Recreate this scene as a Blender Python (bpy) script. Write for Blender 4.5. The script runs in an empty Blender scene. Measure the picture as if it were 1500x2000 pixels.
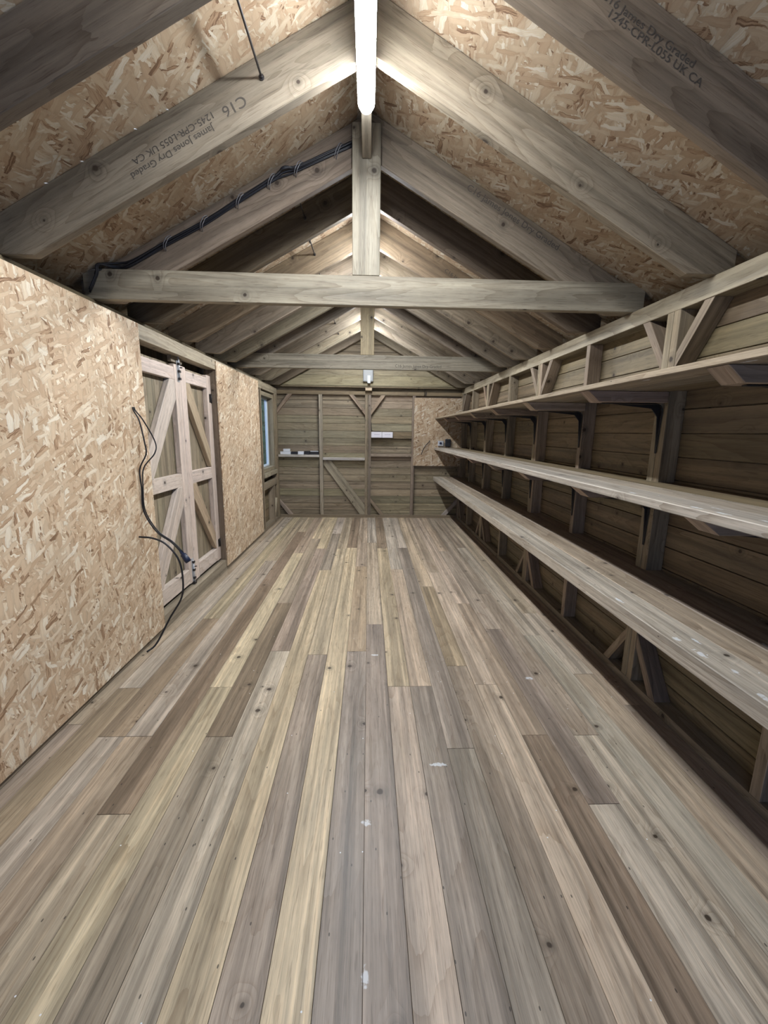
import bpy, bmesh, math, random
from mathutils import Vector, Matrix
random.seed(11)
S = bpy.context.scene
C = S.collection

# ------------------------------------------------------------------ camera
cam_d = bpy.data.cameras.new('camera')
cam_d.sensor_fit = 'VERTICAL'; cam_d.sensor_height = 36.0
cam_d.lens = 816.0 / 2000.0 * 36.0
cam_d.clip_start = 0.02
cam = bpy.data.objects.new('camera', cam_d); C.objects.link(cam)
fw = Vector((0.03831, 0.98148, -0.18772)); rt = Vector((0.99925, -0.03649, 0.01313)); up = Vector((-0.00603, 0.18808, 0.98214))
M = Matrix((rt, up, -fw)).transposed().to_4x4()
M.translation = Vector((0, 0, 1.45))
cam.matrix_world = M
S.camera = cam

# ------------------------------------------------------------------ world, exposure
w = bpy.data.worlds.new('dusk'); S.world = w; w.use_nodes = True
w.node_tree.nodes['Background'].inputs[0].default_value = (0.42, 0.58, 1.0, 1)
w.node_tree.nodes['Background'].inputs[1].default_value = 1.0
S.view_settings.view_transform = 'Standard'
S.view_settings.look = 'None'
S.view_settings.gamma = 1.0
S.view_settings.use_curve_mapping = False
S.view_settings.exposure = 0.72
S.cycles.diffuse_bounces = 1
LAMP = 158.0                      # emission strength of the batten diffusers
LAMP_COL = (0.905, 0.95, 1.0, 1)
LAMPS = [(0.95, 2.165), (3.12, 4.32), (5.22, 6.36)]   # along the ridge

# ------------------------------------------------------------------ node helpers
class NT:
    def __init__(s, name):
        s.m = bpy.data.materials.new(name); s.m.use_nodes = True
        s.t = s.m.node_tree; s.b = s.t.nodes['Principled BSDF']
    def n(s, typ, ins=None, **kw):
        nd = s.t.nodes.new(typ)
        for k, v in kw.items(): setattr(nd, k, v)
        if ins:
            for k, v in ins.items():
                if hasattr(v, 'is_linked') or isinstance(v, bpy.types.NodeSocket): s.t.links.new(v, nd.inputs[k])
                else: nd.inputs[k].default_value = v
        return nd
    def math(s, op, a, b=None, c=None, clamp=False):
        ins = {0: a}
        if b is not None: ins[1] = b
        if c is not None: ins[2] = c
        nd = s.n('ShaderNodeMath', ins, operation=op, use_clamp=clamp); return nd.outputs[0]
    def ramp(s, f, stops, interp='LINEAR'):
        nd = s.n('ShaderNodeValToRGB', {0: f}); r = nd.color_ramp; r.interpolation = interp
        while len(r.elements) < len(stops): r.elements.new(0.5)
        for e, (p, c) in zip(r.elements, stops): e.position = p; e.color = (c if len(c) == 4 else (*c, 1))
        return nd.outputs[0]
    def mix(s, f, a, b, mode='MIX'):
        nd = s.n('ShaderNodeMix', data_type='RGBA', blend_type=mode)
        for i, v in ((0, f), (6, a), (7, b)):
            if isinstance(v, bpy.types.NodeSocket): s.t.links.new(v, nd.inputs[i])
            else: nd.inputs[i].default_value = v
        return nd.outputs[2]
    def vec(s, v, scale=(1, 1, 1), rot=0.0, loc=(0, 0, 0)):
        return s.n('ShaderNodeMapping', {0: v, 'Scale': scale, 'Rotation': (0, 0, rot), 'Location': loc}).outputs[0]

def wood_mat(name, rough=0.6, knots=0.34, ring=0.26, fibre=0.16, stain=0.28, bump=0.25, specks=0.0, marks=()):
    """board timber: the base colour of each board comes from the mesh attribute 'col', the figure from the
    board's own (along, across) coordinates in metres"""
    k = NT(name)
    uv = k.n('ShaderNodeUVMap', uv_map='board').outputs[0]
    col = k.n('ShaderNodeAttribute', attribute_name='col').outputs[0]
    sep = k.n('ShaderNodeSeparateXYZ', {0: uv}); u, v = sep.outputs[0], sep.outputs[1]
    # knots
    kv = k.vec(uv, (4.2, 4.2, 1))
    vo = k.n('ShaderNodeTexVoronoi', {'Vector': kv, 'Scale': 1.0, 'Randomness': 1.0}, voronoi_dimensions='2D', feature='F1')
    cr = k.n('ShaderNodeSeparateColor', {0: vo.outputs['Color']})
    gate = k.math('LESS_THAN', cr.outputs[0], knots)
    size = k.math('MULTIPLY_ADD', cr.outputs[1], 0.045, 0.025)
    wob = k.n('ShaderNodeTexNoise', {'Vector': uv, 'Scale': 60.0, 'Detail': 1.0}).outputs[0]
    dist = k.math('MULTIPLY_ADD', k.math('SUBTRACT', wob, 0.5), 0.03, vo.outputs['Distance'])
    dn = k.math('DIVIDE', dist, size)
    core = k.math('MULTIPLY', k.n('ShaderNodeMapRange', {0: dn, 1: 0.55, 2: 1.05, 3: 1.0, 4: 0.0}, interpolation_type='SMOOTHSTEP').outputs[0], gate)
    halo = k.math('MULTIPLY', k.n('ShaderNodeMapRange', {0: dn, 1: 0.7, 2: 3.2, 3: 1.0, 4: 0.0}, interpolation_type='SMOOTHSTEP').outputs[0], gate)
    d3 = k.math('MULTIPLY', vo.outputs['Distance'], vo.outputs['Distance'])
    bulge = k.math('MULTIPLY', k.math('POWER', 2.718, k.math('MULTIPLY', d3, -38.0)), gate)
    # growth rings: level lines of a field that bends around the knots
    big = k.n('ShaderNodeTexNoise', {'Vector': k.vec(uv, (0.55, 5.0, 1)), 'Scale': 1.0, 'Detail': 1.5, 'Roughness': 0.4}, noise_dimensions='2D').outputs[0]
    mid = k.n('ShaderNodeTexNoise', {'Vector': k.vec(uv, (4.0, 22.0, 1)), 'Scale': 1.0, 'Detail': 2.0}, noise_dimensions='2D').outputs[0]
    g = k.math('ADD', k.math('MULTIPLY', v, 9.0), k.math('MULTIPLY', big, 9.0))
    g = k.math('ADD', g, k.math('MULTIPLY', mid, 0.55))
    g = k.math('ADD', g, k.math('MULTIPLY', bulge, 2.2))
    rg = k.math('FRACT', k.math('MULTIPLY', g, 1.25))
    late = k.math('POWER', rg, 3.0)
    soft = k.n('ShaderNodeTexNoise', {'Vector': k.vec(uv, (1.3, 9.0, 1)), 'Scale': 1.0, 'Detail': 2.0}, noise_dimensions='2D').outputs[0]
    late = k.math('MULTIPLY', late, k.math('MULTIPLY_ADD', soft, 1.6, -0.25, clamp=True))
    fib = k.n('ShaderNodeTexNoise', {'Vector': k.vec(uv, (7.0, 330.0, 1)), 'Scale': 1.0, 'Detail': 3.0, 'Roughness': 0.65}, noise_dimensions='2D').outputs[0]
    fib2 = k.n('ShaderNodeTexNoise', {'Vector': k.vec(uv, (0.9, 58.0, 1)), 'Scale': 1.0, 'Detail': 3.0, 'Roughness': 0.6}, noise_dimensions='2D').outputs[0]
    st = k.n('ShaderNodeTexNoise', {'Vector': k.vec(uv, (1.4, 11.0, 1), loc=(3, 7, 0)), 'Scale': 1.0, 'Detail': 4.0, 'Roughness': 0.6}, noise_dimensions='2D').outputs[0]
    mott = k.n('ShaderNodeTexNoise', {'Vector': k.vec(uv, (13.0, 26.0, 1), loc=(9, 2, 0)), 'Scale': 1.0, 'Detail': 4.0, 'Roughness': 0.7}, noise_dimensions='2D').outputs[0]
    f = k.math('SUBTRACT', 1.0, k.math('MULTIPLY', late, ring * 1.5))
    f = k.math('MULTIPLY', f, k.math('MULTIPLY_ADD', k.math('SUBTRACT', fib, 0.5), fibre * 2.2, 1.0))
    f = k.math('MULTIPLY', f, k.math('MULTIPLY_ADD', k.math('SUBTRACT', fib2, 0.5), fibre * 4.6, 1.0))
    f = k.math('MULTIPLY', f, k.math('MULTIPLY_ADD', k.math('SUBTRACT', st, 0.5), stain * 2.4, 1.0))
    f = k.math('MULTIPLY', f, k.math('MULTIPLY_ADD', k.math('SUBTRACT', mott, 0.5), 0.22, 1.0))
    hw = k.n('ShaderNodeTexNoise', {'Vector': k.vec(uv, (0.16, 15.0, 1), loc=(5, 1, 0)), 'Scale': 1.0, 'Detail': 1.5}, noise_dimensions='2D').outputs[0]
    hw = k.n('ShaderNodeMapRange', {0: hw, 1: 0.47, 2: 0.60, 3: 0.0, 4: 1.0}, interpolation_type='SMOOTHSTEP').outputs[0]
    f = k.math('MULTIPLY', f, k.math('SUBTRACT', 1.0, k.math('MULTIPLY', hw, stain * 0.72)))
    f = k.math('MULTIPLY', f, k.math('SUBTRACT', 1.0, k.math('MULTIPLY', halo, 0.30)))
    c = k.mix(1.0, col, k.n('ShaderNodeCombineColor', {0: f, 1: f, 2: f}).outputs[0], 'MULTIPLY')
    dsh = k.n('ShaderNodeTexNoise', {'Vector': k.vec(uv, (11.0, 190.0, 1), loc=(8, 8, 0)), 'Scale': 1.0, 'Detail': 2.0}, noise_dimensions='2D').outputs[0]
    dsh = k.n('ShaderNodeMapRange', {0: dsh, 1: 0.60, 2: 0.72, 3: 0.0, 4: 0.45}).outputs[0]
    c = k.mix(dsh, c, k.mix(1.0, c, (0.42, 0.36, 0.32, 1), 'MULTIPLY'))
    c = k.mix(k.math('MULTIPLY', late, 0.45), c, k.mix(1.0, c, (0.80, 0.66, 0.52, 1), 'MULTIPLY'))
    c = k.mix(k.math('MULTIPLY', core, 0.90), c, (0.035, 0.022, 0.014, 1))
    if specks > 0:
        vs = k.n('ShaderNodeTexVoronoi', {'Vector': k.vec(uv, (9, 9, 1), loc=(2, 5, 0)), 'Scale': 1.0}, voronoi_dimensions='2D')
        sc = k.n('ShaderNodeSeparateColor', {0: vs.outputs['Color']})
        dot = k.math('MULTIPLY', k.math('LESS_THAN', vs.outputs['Distance'], 0.022), k.math('LESS_THAN', sc.outputs[0], specks))
        c = k.mix(dot, c, (0.8, 0.82, 0.85, 1))
        vn = k.n('ShaderNodeTexVoronoi', {'Vector': k.vec(uv, (10, 22, 1), loc=(1, 3, 0)), 'Scale': 1.0}, voronoi_dimensions='2D')
        sn = k.n('ShaderNodeSeparateColor', {0: vn.outputs['Color']})
        dot = k.math('MULTIPLY', k.math('LESS_THAN', vn.outputs['Distance'], 0.05), k.math('LESS_THAN', sn.outputs[0], 0.10))
        c = k.mix(k.math('MULTIPLY', dot, 0.8), c, (0.03, 0.025, 0.02, 1))
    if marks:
        # whitish resin and paint scuffs, plus painted lamp reflections and glints, at fixed spots
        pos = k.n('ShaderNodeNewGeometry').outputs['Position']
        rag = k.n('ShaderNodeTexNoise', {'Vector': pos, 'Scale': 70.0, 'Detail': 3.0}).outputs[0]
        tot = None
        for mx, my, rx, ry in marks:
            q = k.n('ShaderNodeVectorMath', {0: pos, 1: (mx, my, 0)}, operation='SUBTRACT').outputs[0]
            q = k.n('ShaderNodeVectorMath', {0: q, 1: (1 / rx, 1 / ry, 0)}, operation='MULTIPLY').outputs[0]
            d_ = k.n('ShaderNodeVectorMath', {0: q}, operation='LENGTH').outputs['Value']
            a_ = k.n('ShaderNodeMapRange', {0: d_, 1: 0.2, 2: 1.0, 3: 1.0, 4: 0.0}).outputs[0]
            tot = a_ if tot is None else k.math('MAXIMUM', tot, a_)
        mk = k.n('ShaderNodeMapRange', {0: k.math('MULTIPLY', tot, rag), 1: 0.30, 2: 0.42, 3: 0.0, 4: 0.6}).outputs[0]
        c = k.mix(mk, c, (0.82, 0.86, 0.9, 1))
    k.t.links.new(c, k.b.inputs['Base Color'])
    r = k.math('MULTIPLY_ADD', st, 0.22, rough - 0.11)
    k.t.links.new(r, k.b.inputs['Roughness'])
    k.b.inputs['Specular IOR Level'].default_value = 0.45
    h = k.math('ADD', k.math('MULTIPLY', fib, 0.5), k.math('MULTIPLY', late, -0.5))
    bp = k.n('ShaderNodeBump', {'Height': h, 'Strength': bump, 'Distance': 0.002})
    k.t.links.new(bp.outputs[0], k.b.inputs['Normal'])
    return k.m

def osb_mat(name, bright=1.0, seed=0.0):
    k = NT(name)
    uv = k.n('ShaderNodeUVMap', uv_map='board').outputs[0]
    wn = k.n('ShaderNodeTexNoise', {'Vector': k.vec(uv, (9, 9, 1), loc=(seed, 0, 0)), 'Scale': 1.0, 'Detail': 2.0}, noise_dimensions='2D')
    warp = k.n('ShaderNodeVectorMath', {0: wn.outputs['Color'], 1: (0.5, 0.5, 0.5)}, operation='SUBTRACT').outputs[0]
    warp = k.n('ShaderNodeVectorMath', {0: warp, 'Scale': 0.035}, operation='SCALE').outputs[0]
    wf = k.n('ShaderNodeTexNoise', {'Vector': k.vec(uv, (60, 60, 1), loc=(seed, 3, 0)), 'Scale': 1.0, 'Detail': 3.0}, noise_dimensions='2D')
    w2 = k.n('ShaderNodeVectorMath', {0: wf.outputs['Color'], 1: (0.5, 0.5, 0.5)}, operation='SUBTRACT').outputs[0]
    w2 = k.n('ShaderNodeVectorMath', {0: w2, 'Scale': 0.007}, operation='SCALE').outputs[0]
    warp = k.n('ShaderNodeVectorMath', {0: warp, 1: w2}, operation='ADD').outputs[0]
    uvw = k.n('ShaderNodeVectorMath', {0: uv, 1: warp}, operation='ADD').outputs[0]
    stops = [(0.0, (0.24, 0.14, 0.08)), (0.035, (0.40, 0.25, 0.15)), (0.12, (0.54, 0.375, 0.245)), (0.40, (0.62, 0.46, 0.315)),
             (0.72, (0.69, 0.54, 0.385)), (0.9, (0.78, 0.66, 0.51)), (1.0, (0.85, 0.77, 0.65))]
    col = None; height = None
    rots = [0.25, 1.35, 2.3, 0.8, 1.9, 2.9, 0.05, 1.1]
    for i, a in enumerate(rots):
        big = (i % 3 == 0)
        ls, ws = ((1 / 0.115, 1 / 0.030) if big else ((1 / 0.085, 1 / 0.019) if i % 3 == 1 else (1 / 0.05, 1 / 0.011)))
        r = k.vec(uvw, (1, 1, 1), a, (seed + i * 3.7, i * 1.3, 0))
        vo = k.n('ShaderNodeTexVoronoi', {'Vector': k.vec(r, (ls, ws, 1)), 'Scale': 1.0, 'Randomness': 1.0}, voronoi_dimensions='2D', feature='F1', distance=('CHEBYCHEV' if i % 2 else 'EUCLIDEAN'))
        sc = k.n('ShaderNodeSeparateColor', {0: vo.outputs['Color']})
        fb = k.n('ShaderNodeTexNoise', {'Vector': k.vec(r, (14, 260, 1)), 'Scale': 1.0, 'Detail': 2.0}, noise_dimensions='2D').outputs[0]
        tone = k.math('ADD', sc.outputs[0], k.math('MULTIPLY', k.math('SUBTRACT', fb, 0.5), 0.42))
        cc = k.ramp(tone, stops)
        edge = k.n('ShaderNodeMapRange', {0: vo.outputs['Distance'], 1: 0.30, 2: 0.62, 3: 1.0, 4: 0.84}).outputs[0]
        cc = k.mix(1.0, cc, k.n('ShaderNodeCombineColor', {0: edge, 1: edge, 2: edge}).outputs[0], 'MULTIPLY')
        hh = k.math('ADD', k.math('MULTIPLY', sc.outputs[1], 0.6), k.math('MULTIPLY', fb, 0.15))
        if col is None: col, height = cc, hh
        else:
            gt = k.math('MULTIPLY', k.math('LESS_THAN', sc.outputs[2], 0.40), k.math('LESS_THAN', vo.outputs['Distance'], 0.55))
            col = k.mix(gt, col, cc)
            height = k.n('ShaderNodeMix', {0: gt, 2: height, 3: k.math('ADD', hh, 0.12 * i)}, data_type='FLOAT').outputs[0]
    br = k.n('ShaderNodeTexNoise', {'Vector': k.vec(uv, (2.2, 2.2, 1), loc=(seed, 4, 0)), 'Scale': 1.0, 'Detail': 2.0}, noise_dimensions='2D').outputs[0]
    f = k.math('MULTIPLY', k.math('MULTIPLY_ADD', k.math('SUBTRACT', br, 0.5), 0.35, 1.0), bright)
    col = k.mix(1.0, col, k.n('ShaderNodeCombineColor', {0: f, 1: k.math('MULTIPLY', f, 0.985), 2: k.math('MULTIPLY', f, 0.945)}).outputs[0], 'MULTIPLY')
    k.t.links.new(col, k.b.inputs['Base Color'])
    k.b.inputs['Roughness'].default_value = 0.62
    k.b.inputs['Specular IOR Level'].default_value = 0.35
    bp = k.n('ShaderNodeBump', {'Height': height, 'Strength': 0.5, 'Distance': 0.0022})
    k.t.links.new(bp.outputs[0], k.b.inputs['Normal'])
    return k.m

def plain(name, col, rough=0.5, metal=0.0, emit=None, es=0.0):
    k = NT(name)
    nz = k.n('ShaderNodeTexNoise', {'Scale': 35.0, 'Detail': 3.0}).outputs[0]
    f = k.math('MULTIPLY_ADD', k.math('SUBTRACT', nz, 0.5), 0.2, 1.0)
    c = k.mix(1.0, (*col, 1), k.n('ShaderNodeCombineColor', {0: f, 1: f, 2: f}).outputs[0], 'MULTIPLY')
    k.t.links.new(c, k.b.inputs['Base Color'])
    k.b.inputs['Roughness'].default_value = rough; k.b.inputs['Metallic'].default_value = metal
    if emit:
        k.b.inputs['Emission Color'].default_value = emit; k.b.inputs['Emission Strength'].default_value = es
    return k.m

MW = dict(
    floor=wood_mat('floor_timber', rough=0.42, knots=0.30, ring=0.13, fibre=0.24, stain=0.42, bump=0.22, specks=0.07, marks=[(0.32, 1.605, 0.085, 0.022), (0.05, 2.54, 0.06, 0.02), (0.98, 2.26, 0.05, 0.03), (0.0, 1.33, 0.035, 0.03), (0.0, 0.875, 0.02, 0.05)]),  # last two marks paint the lamp's reflection onto the floor
    frame=wood_mat('treated_timber', rough=0.62, knots=0.42, ring=0.24, fibre=0.14, stain=0.34),
    clad=wood_mat('cladding_timber', rough=0.65, knots=0.30, ring=0.22, fibre=0.14, stain=0.36),
    pale=wood_mat('pale_door_timber', rough=0.6, knots=0.30, ring=0.10, fibre=0.10, stain=0.16),
    shelf=wood_mat('shelf_timber', rough=0.52, knots=0.25, ring=0.24, fibre=0.20, stain=0.30, specks=0.10, marks=[(1.13, 1.375, 0.02, 0.05), (1.135, 1.27, 0.022, 0.06), (1.16, 1.155, 0.02, 0.035), (1.13, 1.03, 0.022, 0.045), (1.13, 1.73, 0.018, 0.06), (1.19, 1.36, 0.012, 0.05), (1.42, 1.30, 0.02, 0.08)]),  # marks: glossy resin spots with their glint painted in whitish
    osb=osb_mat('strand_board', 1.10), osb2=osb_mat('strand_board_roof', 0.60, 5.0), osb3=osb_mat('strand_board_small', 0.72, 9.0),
    black=plain('black_cable', (0.012, 0.013, 0.018), 0.45), navy=plain('blue_black_plastic', (0.012, 0.02, 0.055), 0.4),
    steel=plain('galvanised_steel', (0.66, 0.68, 0.72), 0.35, 0.45), dark_steel=plain('dark_steel', (0.05, 0.045, 0.045), 0.5, 0.6),
    iron=plain('black_bracket', (0.02, 0.02, 0.022), 0.55, 0.3),
    white=plain('white_plastic', (0.80, 0.78, 0.84), 0.4), card=plain('white_card', (0.82, 0.84, 0.88), 0.7), blackcard=plain('black_card', (0.015, 0.016, 0.022), 0.5),
    upvc=plain('white_window_frame', (0.75, 0.85, 0.92), 0.4), ink=plain('stamp_ink', (0.085, 0.073, 0.06), 0.8), print=plain('grey_print', (0.35, 0.33, 0.45), 0.8),
    clipgrey=plain('grey_clip_plastic', (0.22, 0.22, 0.24), 0.5),
    under=plain('dark_underlay', (0.03, 0.025, 0.02), 0.9), leaf=plain('leaf', (0.05, 0.16, 0.06), 0.6), bark=plain('bark', (0.09, 0.06, 0.04), 0.9),
    soil=plain('soil', (0.03, 0.03, 0.025), 0.95),
)
km = NT('lamp_diffuser'); km.b.inputs['Base Color'].default_value = (0.9, 0.92, 0.95, 1)
km.b.inputs['Emission Color'].default_value = LAMP_COL; km.b.inputs['Emission Strength'].default_value = LAMP
MW['lamp'] = km.m
km2 = NT('lamp_diffuser_side'); km2.b.inputs['Base Color'].default_value = (0.9, 0.92, 0.95, 1)
km2.b.inputs['Emission Color'].default_value = LAMP_COL; km2.b.inputs['Emission Strength'].default_value = LAMP * 0.42
MW['lamp_side'] = km2.m
kg = NT('window_glass'); kg.b.inputs['Base Color'].default_value = (0.9, 0.95, 0.98, 1); kg.b.inputs['Transmission Weight'].default_value = 1.0
kg.b.inputs['Roughness'].default_value = 0.02; kg.b.inputs['IOR'].default_value = 1.3
MW['glass'] = kg.m
kc = NT('clear_plastic'); kc.b.inputs['Base Color'].default_value = (0.82, 0.85, 0.88, 1); kc.b.inputs['Transmission Weight'].default_value = 0.6
kc.b.inputs['Roughness'].default_value = 0.15
MW['clear'] = kc.m

# ------------------------------------------------------------------ mesh builder
def jit(c, a=0.08, h=0.03):
    m = 1 + random.uniform(-a, a)
    return tuple(max(0.01, x * m * (1 + random.uniform(-h, h)) * w_) for x, w_ in zip(c, (1.04, 0.985, 0.97)))

TREATED = (0.29, 0.235, 0.165); GREYT = (0.25, 0.21, 0.16); OLIVE = (0.225, 0.18, 0.11); PALEW = (0.73, 0.645, 0.56)

class MB:
    def __init__(s):
        s.bm = bmesh.new()
        s.uv = s.bm.loops.layers.uv.new('board')
        s.cl = s.bm.loops.layers.float_color.new('col')
    def _paint(s, faces, grain, col):
        g = Vector(grain).normalized()
        ru, rv = random.uniform(0, 40), random.uniform(0, 40)
        for i, f in enumerate(faces):
            f.normal_update(); n = f.normal
            a = g - n * n.dot(g)
            if a.length < 0.35:
                a = n.orthogonal(); a.normalize(); b = n.cross(a); k = 2.5
            else:
                a.normalize(); b = n.cross(a); k = 1.0
            ax = max(range(3), key=lambda q: abs(n[q]))
            for l in f.loops:
                p = l.vert.co
                l[s.uv].uv = (p.dot(a) * k + ru + ax * 3.1, p.dot(b) * k + rv + ax * 5.3)
                l[s.cl] = (*col, 1)
    def prism(s, pts, ext, grain=(1, 0, 0), col=TREATED):
        ext = Vector(ext)
        A = [s.bm.verts.new(p) for p in pts]; B = [s.bm.verts.new(Vector(p) + ext) for p in pts]
        n = len(A); fs = [s.bm.faces.new(A), s.bm.faces.new(B[::-1])]
        for i in range(n):
            fs.append(s.bm.faces.new((A[i], B[i], B[(i + 1) % n], A[(i + 1) % n])))
        bmesh.ops.recalc_face_normals(s.bm, faces=fs)
        s._paint(fs, grain, col); return s
    def box(s, x0, x1, y0, y1, z0, z1, grain=None, col=TREATED):
        if grain is None:
            d = (x1 - x0, y1 - y0, z1 - z0); i = d.index(max(d)); grain = [0, 0, 0]; grain[i] = 1
        return s.prism([(x0, y0, z0), (x1, y0, z0), (x1, y1, z0), (x0, y1, z0)], (0, 0, z1 - z0), grain, col)
    def tube(s, pts, r, seg=8, col=(1, 1, 1), taper=None):
        pts = [Vector(p) for p in pts]; rings = []; u = None
        for i, p in enumerate(pts):
            t = (pts[min(i + 1, len(pts) - 1)] - pts[max(i - 1, 0)]).normalized()
            if u is None: u = t.orthogonal().normalized()
            u = (u - t * u.dot(t)).normalized(); v = t.cross(u)
            rr = r if taper is None else taper[i]
            rings.append([s.bm.verts.new(p + (u * math.cos(2 * math.pi * j / seg) + v * math.sin(2 * math.pi * j / seg)) * rr) for j in range(seg)])
        fs = []
        for a, b in zip(rings, rings[1:]):
            for j in range(seg): fs.append(s.bm.faces.new((a[j], a[(j + 1) % seg], b[(j + 1) % seg], b[j])))
        fs.append(s.bm.faces.new(rings[0][::-1])); fs.append(s.bm.faces.new(rings[-1]))
        bmesh.ops.recalc_face_normals(s.bm, faces=fs)
        s._paint(fs, (1, 0, 0), col)
        for f in fs[:-2]: f.smooth = True
        return s
    def build(s, name, mat, parent=None, bevel=0.0, loc=None):
        me = bpy.data.meshes.new(name)
        if loc is not None: bmesh.ops.translate(s.bm, verts=s.bm.verts, vec=-Vector(loc))
        s.bm.to_mesh(me); s.bm.free()
        me.materials.append(MW[mat] if isinstance(mat, str) else mat)
        o = bpy.data.objects.new(name, me); C.objects.link(o)
        if loc is not None: o.location = loc
        if parent is not None:
            o.parent = parent
            o.matrix_parent_inverse = Matrix.Translation(-parent.location)
        if bevel:
            b = o.modifiers.new('bevel', 'BEVEL'); b.width = bevel; b.segments = 1; b.limit_method = 'ANGLE'; b.angle_limit = 0.7
        return o

def empty(name, loc):
    o = bpy.data.objects.new(name, None); C.objects.link(o); o.location = loc; o.empty_display_size = 0.1; return o
def tag(o, label, cat, group=None, kind=None):
    o['label'] = label; o['category'] = cat
    if group: o['group'] = group
    if kind: o['kind'] = kind
    return o
def struct(o):
    o['kind'] = 'structure'; return o

def smooth_path(pts, n=6):
    pts = [Vector(p) for p in pts]; out = []
    P = [pts[0] * 2 - pts[1]] + pts + [pts[-1] * 2 - pts[-2]]
    for i in range(1, len(P) - 2):
        a, b, c, d = P[i - 1:i + 3]
        for j in range(n):
            t = j / n
            out.append(0.5 * ((2 * b) + (c - a) * t + (2 * a - 5 * b + 4 * c - d) * t * t + (3 * b - a - 3 * c + d) * t ** 3))
    out.append(pts[-1]); return out

# ------------------------------------------------------------------ room numbers (metres)
XL, XR = -1.487, 1.536          # inner faces of the side wall framing
CL, CR = -1.585, 1.630          # inner faces of the side cladding
YB, YF = 7.054, -1.00           # inner faces of the end wall framing
ZP = 2.155                      # top of the wall plates
RS = 0.545                      # roof slope
ZL, ZU = 2.92, 3.14             # rafter underside and roof board at the ridge
XS = 1.62

# ------------------------------------------------------------------ floor
PW, PX0 = 0.1279, -0.9021
P = (0.435, 0.37, 0.25); T = (0.345, 0.29, 0.212); B = (0.195, 0.15, 0.104); G = (0.265, 0.228, 0.178); L = (0.375, 0.338, 0.278); D = (0.222, 0.194, 0.162); O = (0.285, 0.23, 0.152); K = (0.38, 0.317, 0.248)
# per plank: joints (distance from the camera's wall) and the colour of each length between them
COLS = {
    -6: [(9, G)], -5: [(1.9, G), (9, T)], -4: [(2.20, O), (9, L)], -3: [(1.81, L), (3.1, O), (9, P)], -2: [(1.81, T), (4.6, L), (9, T)],
    -1: [(1.39, T), (3.80, B), (6.0, (0.185, 0.14, 0.10)), (9, P)], 0: [(2.2, P), (4.9, P), (9, T)], 1: [(1.80, G), (3.4, B), (5.6, T), (9, P)],
    2: [(2.6, L), (5.1, G), (9, P)], 3: [(4.27, P), (5.9, G), (9, L)], 4: [(2.55, G), (5.1, P), (9, T)], 5: [(5.15, P), (9, B)],
    6: [(2.59, D), (4.4, O), (9, T)], 7: [(2.99, D), (5.4, T), (9, L)], 8: [(2.19, K), (5.13, P), (9, B)], 9: [(2.19, D), (4.3, T), (9, L)],
    10: [(1.7, D), (5.15, D), (9, L)], 11: [(2.4, G), (3.79, O), (9, P)], 12: [(2.2, K), (4.2, K), (9, T)], 13: [(1.78, B), (3.38, T), (9, K)],
    14: [(1.39, L), (2.9, D), (5.0, G), (9, T)], 15: [(1.775, L), (3.6, G), (9, G)], 16: [(2.8, L), (5.16, L), (9, G)], 17: [(2.3, T), (3.18, L), (9, T)],
    18: [(2.0, G), (9, T)], 19: [(3.0, G), (9, G)], 20: [(9, G)],
}
m = MB()
for kx, segs in COLS.items():
    x0 = PX0 + kx * PW; y = YF - 0.05
    for y1, c in segs:
        y1 = min(y1, 7.16)
        if y1 <= y: continue
        m.box(x0 + 0.0006, x0 + PW - 0.0006, y + 0.001, y1 - 0.001, -0.028, random.uniform(-0.0008, 0.0), (0, 1, 0), jit(tuple((q * 0.8 + r_ * 0.2) * 1.32 for q, r_ in zip(c, (0.305, 0.258, 0.195))), 0.05, 0.02))
        y = y1
fl = struct(m.build('floor', 'floor', bevel=0.0007))
m = MB(); m.box(-1.75, 1.75, YF - 0.1, 7.25, -0.06, -0.029); m.build('floor_underlay', 'under', fl)

# ------------------------------------------------------------------ ceiling: two slopes of strand board
m = MB()
for sg in (-1, 1):
    pts = [(0, 0, ZU), (sg * 1.74, 0, ZU - RS * 1.74), (sg * 1.74, 0, ZU - RS * 1.74 + 0.02), (0, 0, ZU + 0.02)]
    ys = [YF - 0.1, 0.62, 1.984, 4.194, 5.9, 7.25]
    for a, b in zip(ys, ys[1:]):
        off = random.uniform(-0.4, 0.4)
        m.prism([(x, a + 0.001, z) for x, y, z in pts], (0, b - a - 0.002, 0), (0, 1, 0))
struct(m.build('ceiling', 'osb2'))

# ------------------------------------------------------------------ walls
def cladding(m, x0, x1, ya, yb, za, zb, base, h=0.122, z_off=0.0, axis='Y', amt=0.10):
    """horizontal boards with a narrow groove between them"""
    z = z_off
    while z < zb:
        a, b = max(z, za), min(z + h, zb)
        if b - a > 0.012:
            c = jit(base, amt, 0.04)
            m.box(x0, x1, ya, yb, a + 0.0022, b - 0.0022, (0, 1, 0) if axis == 'Y' else (1, 0, 0), c)
        z += h

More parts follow.
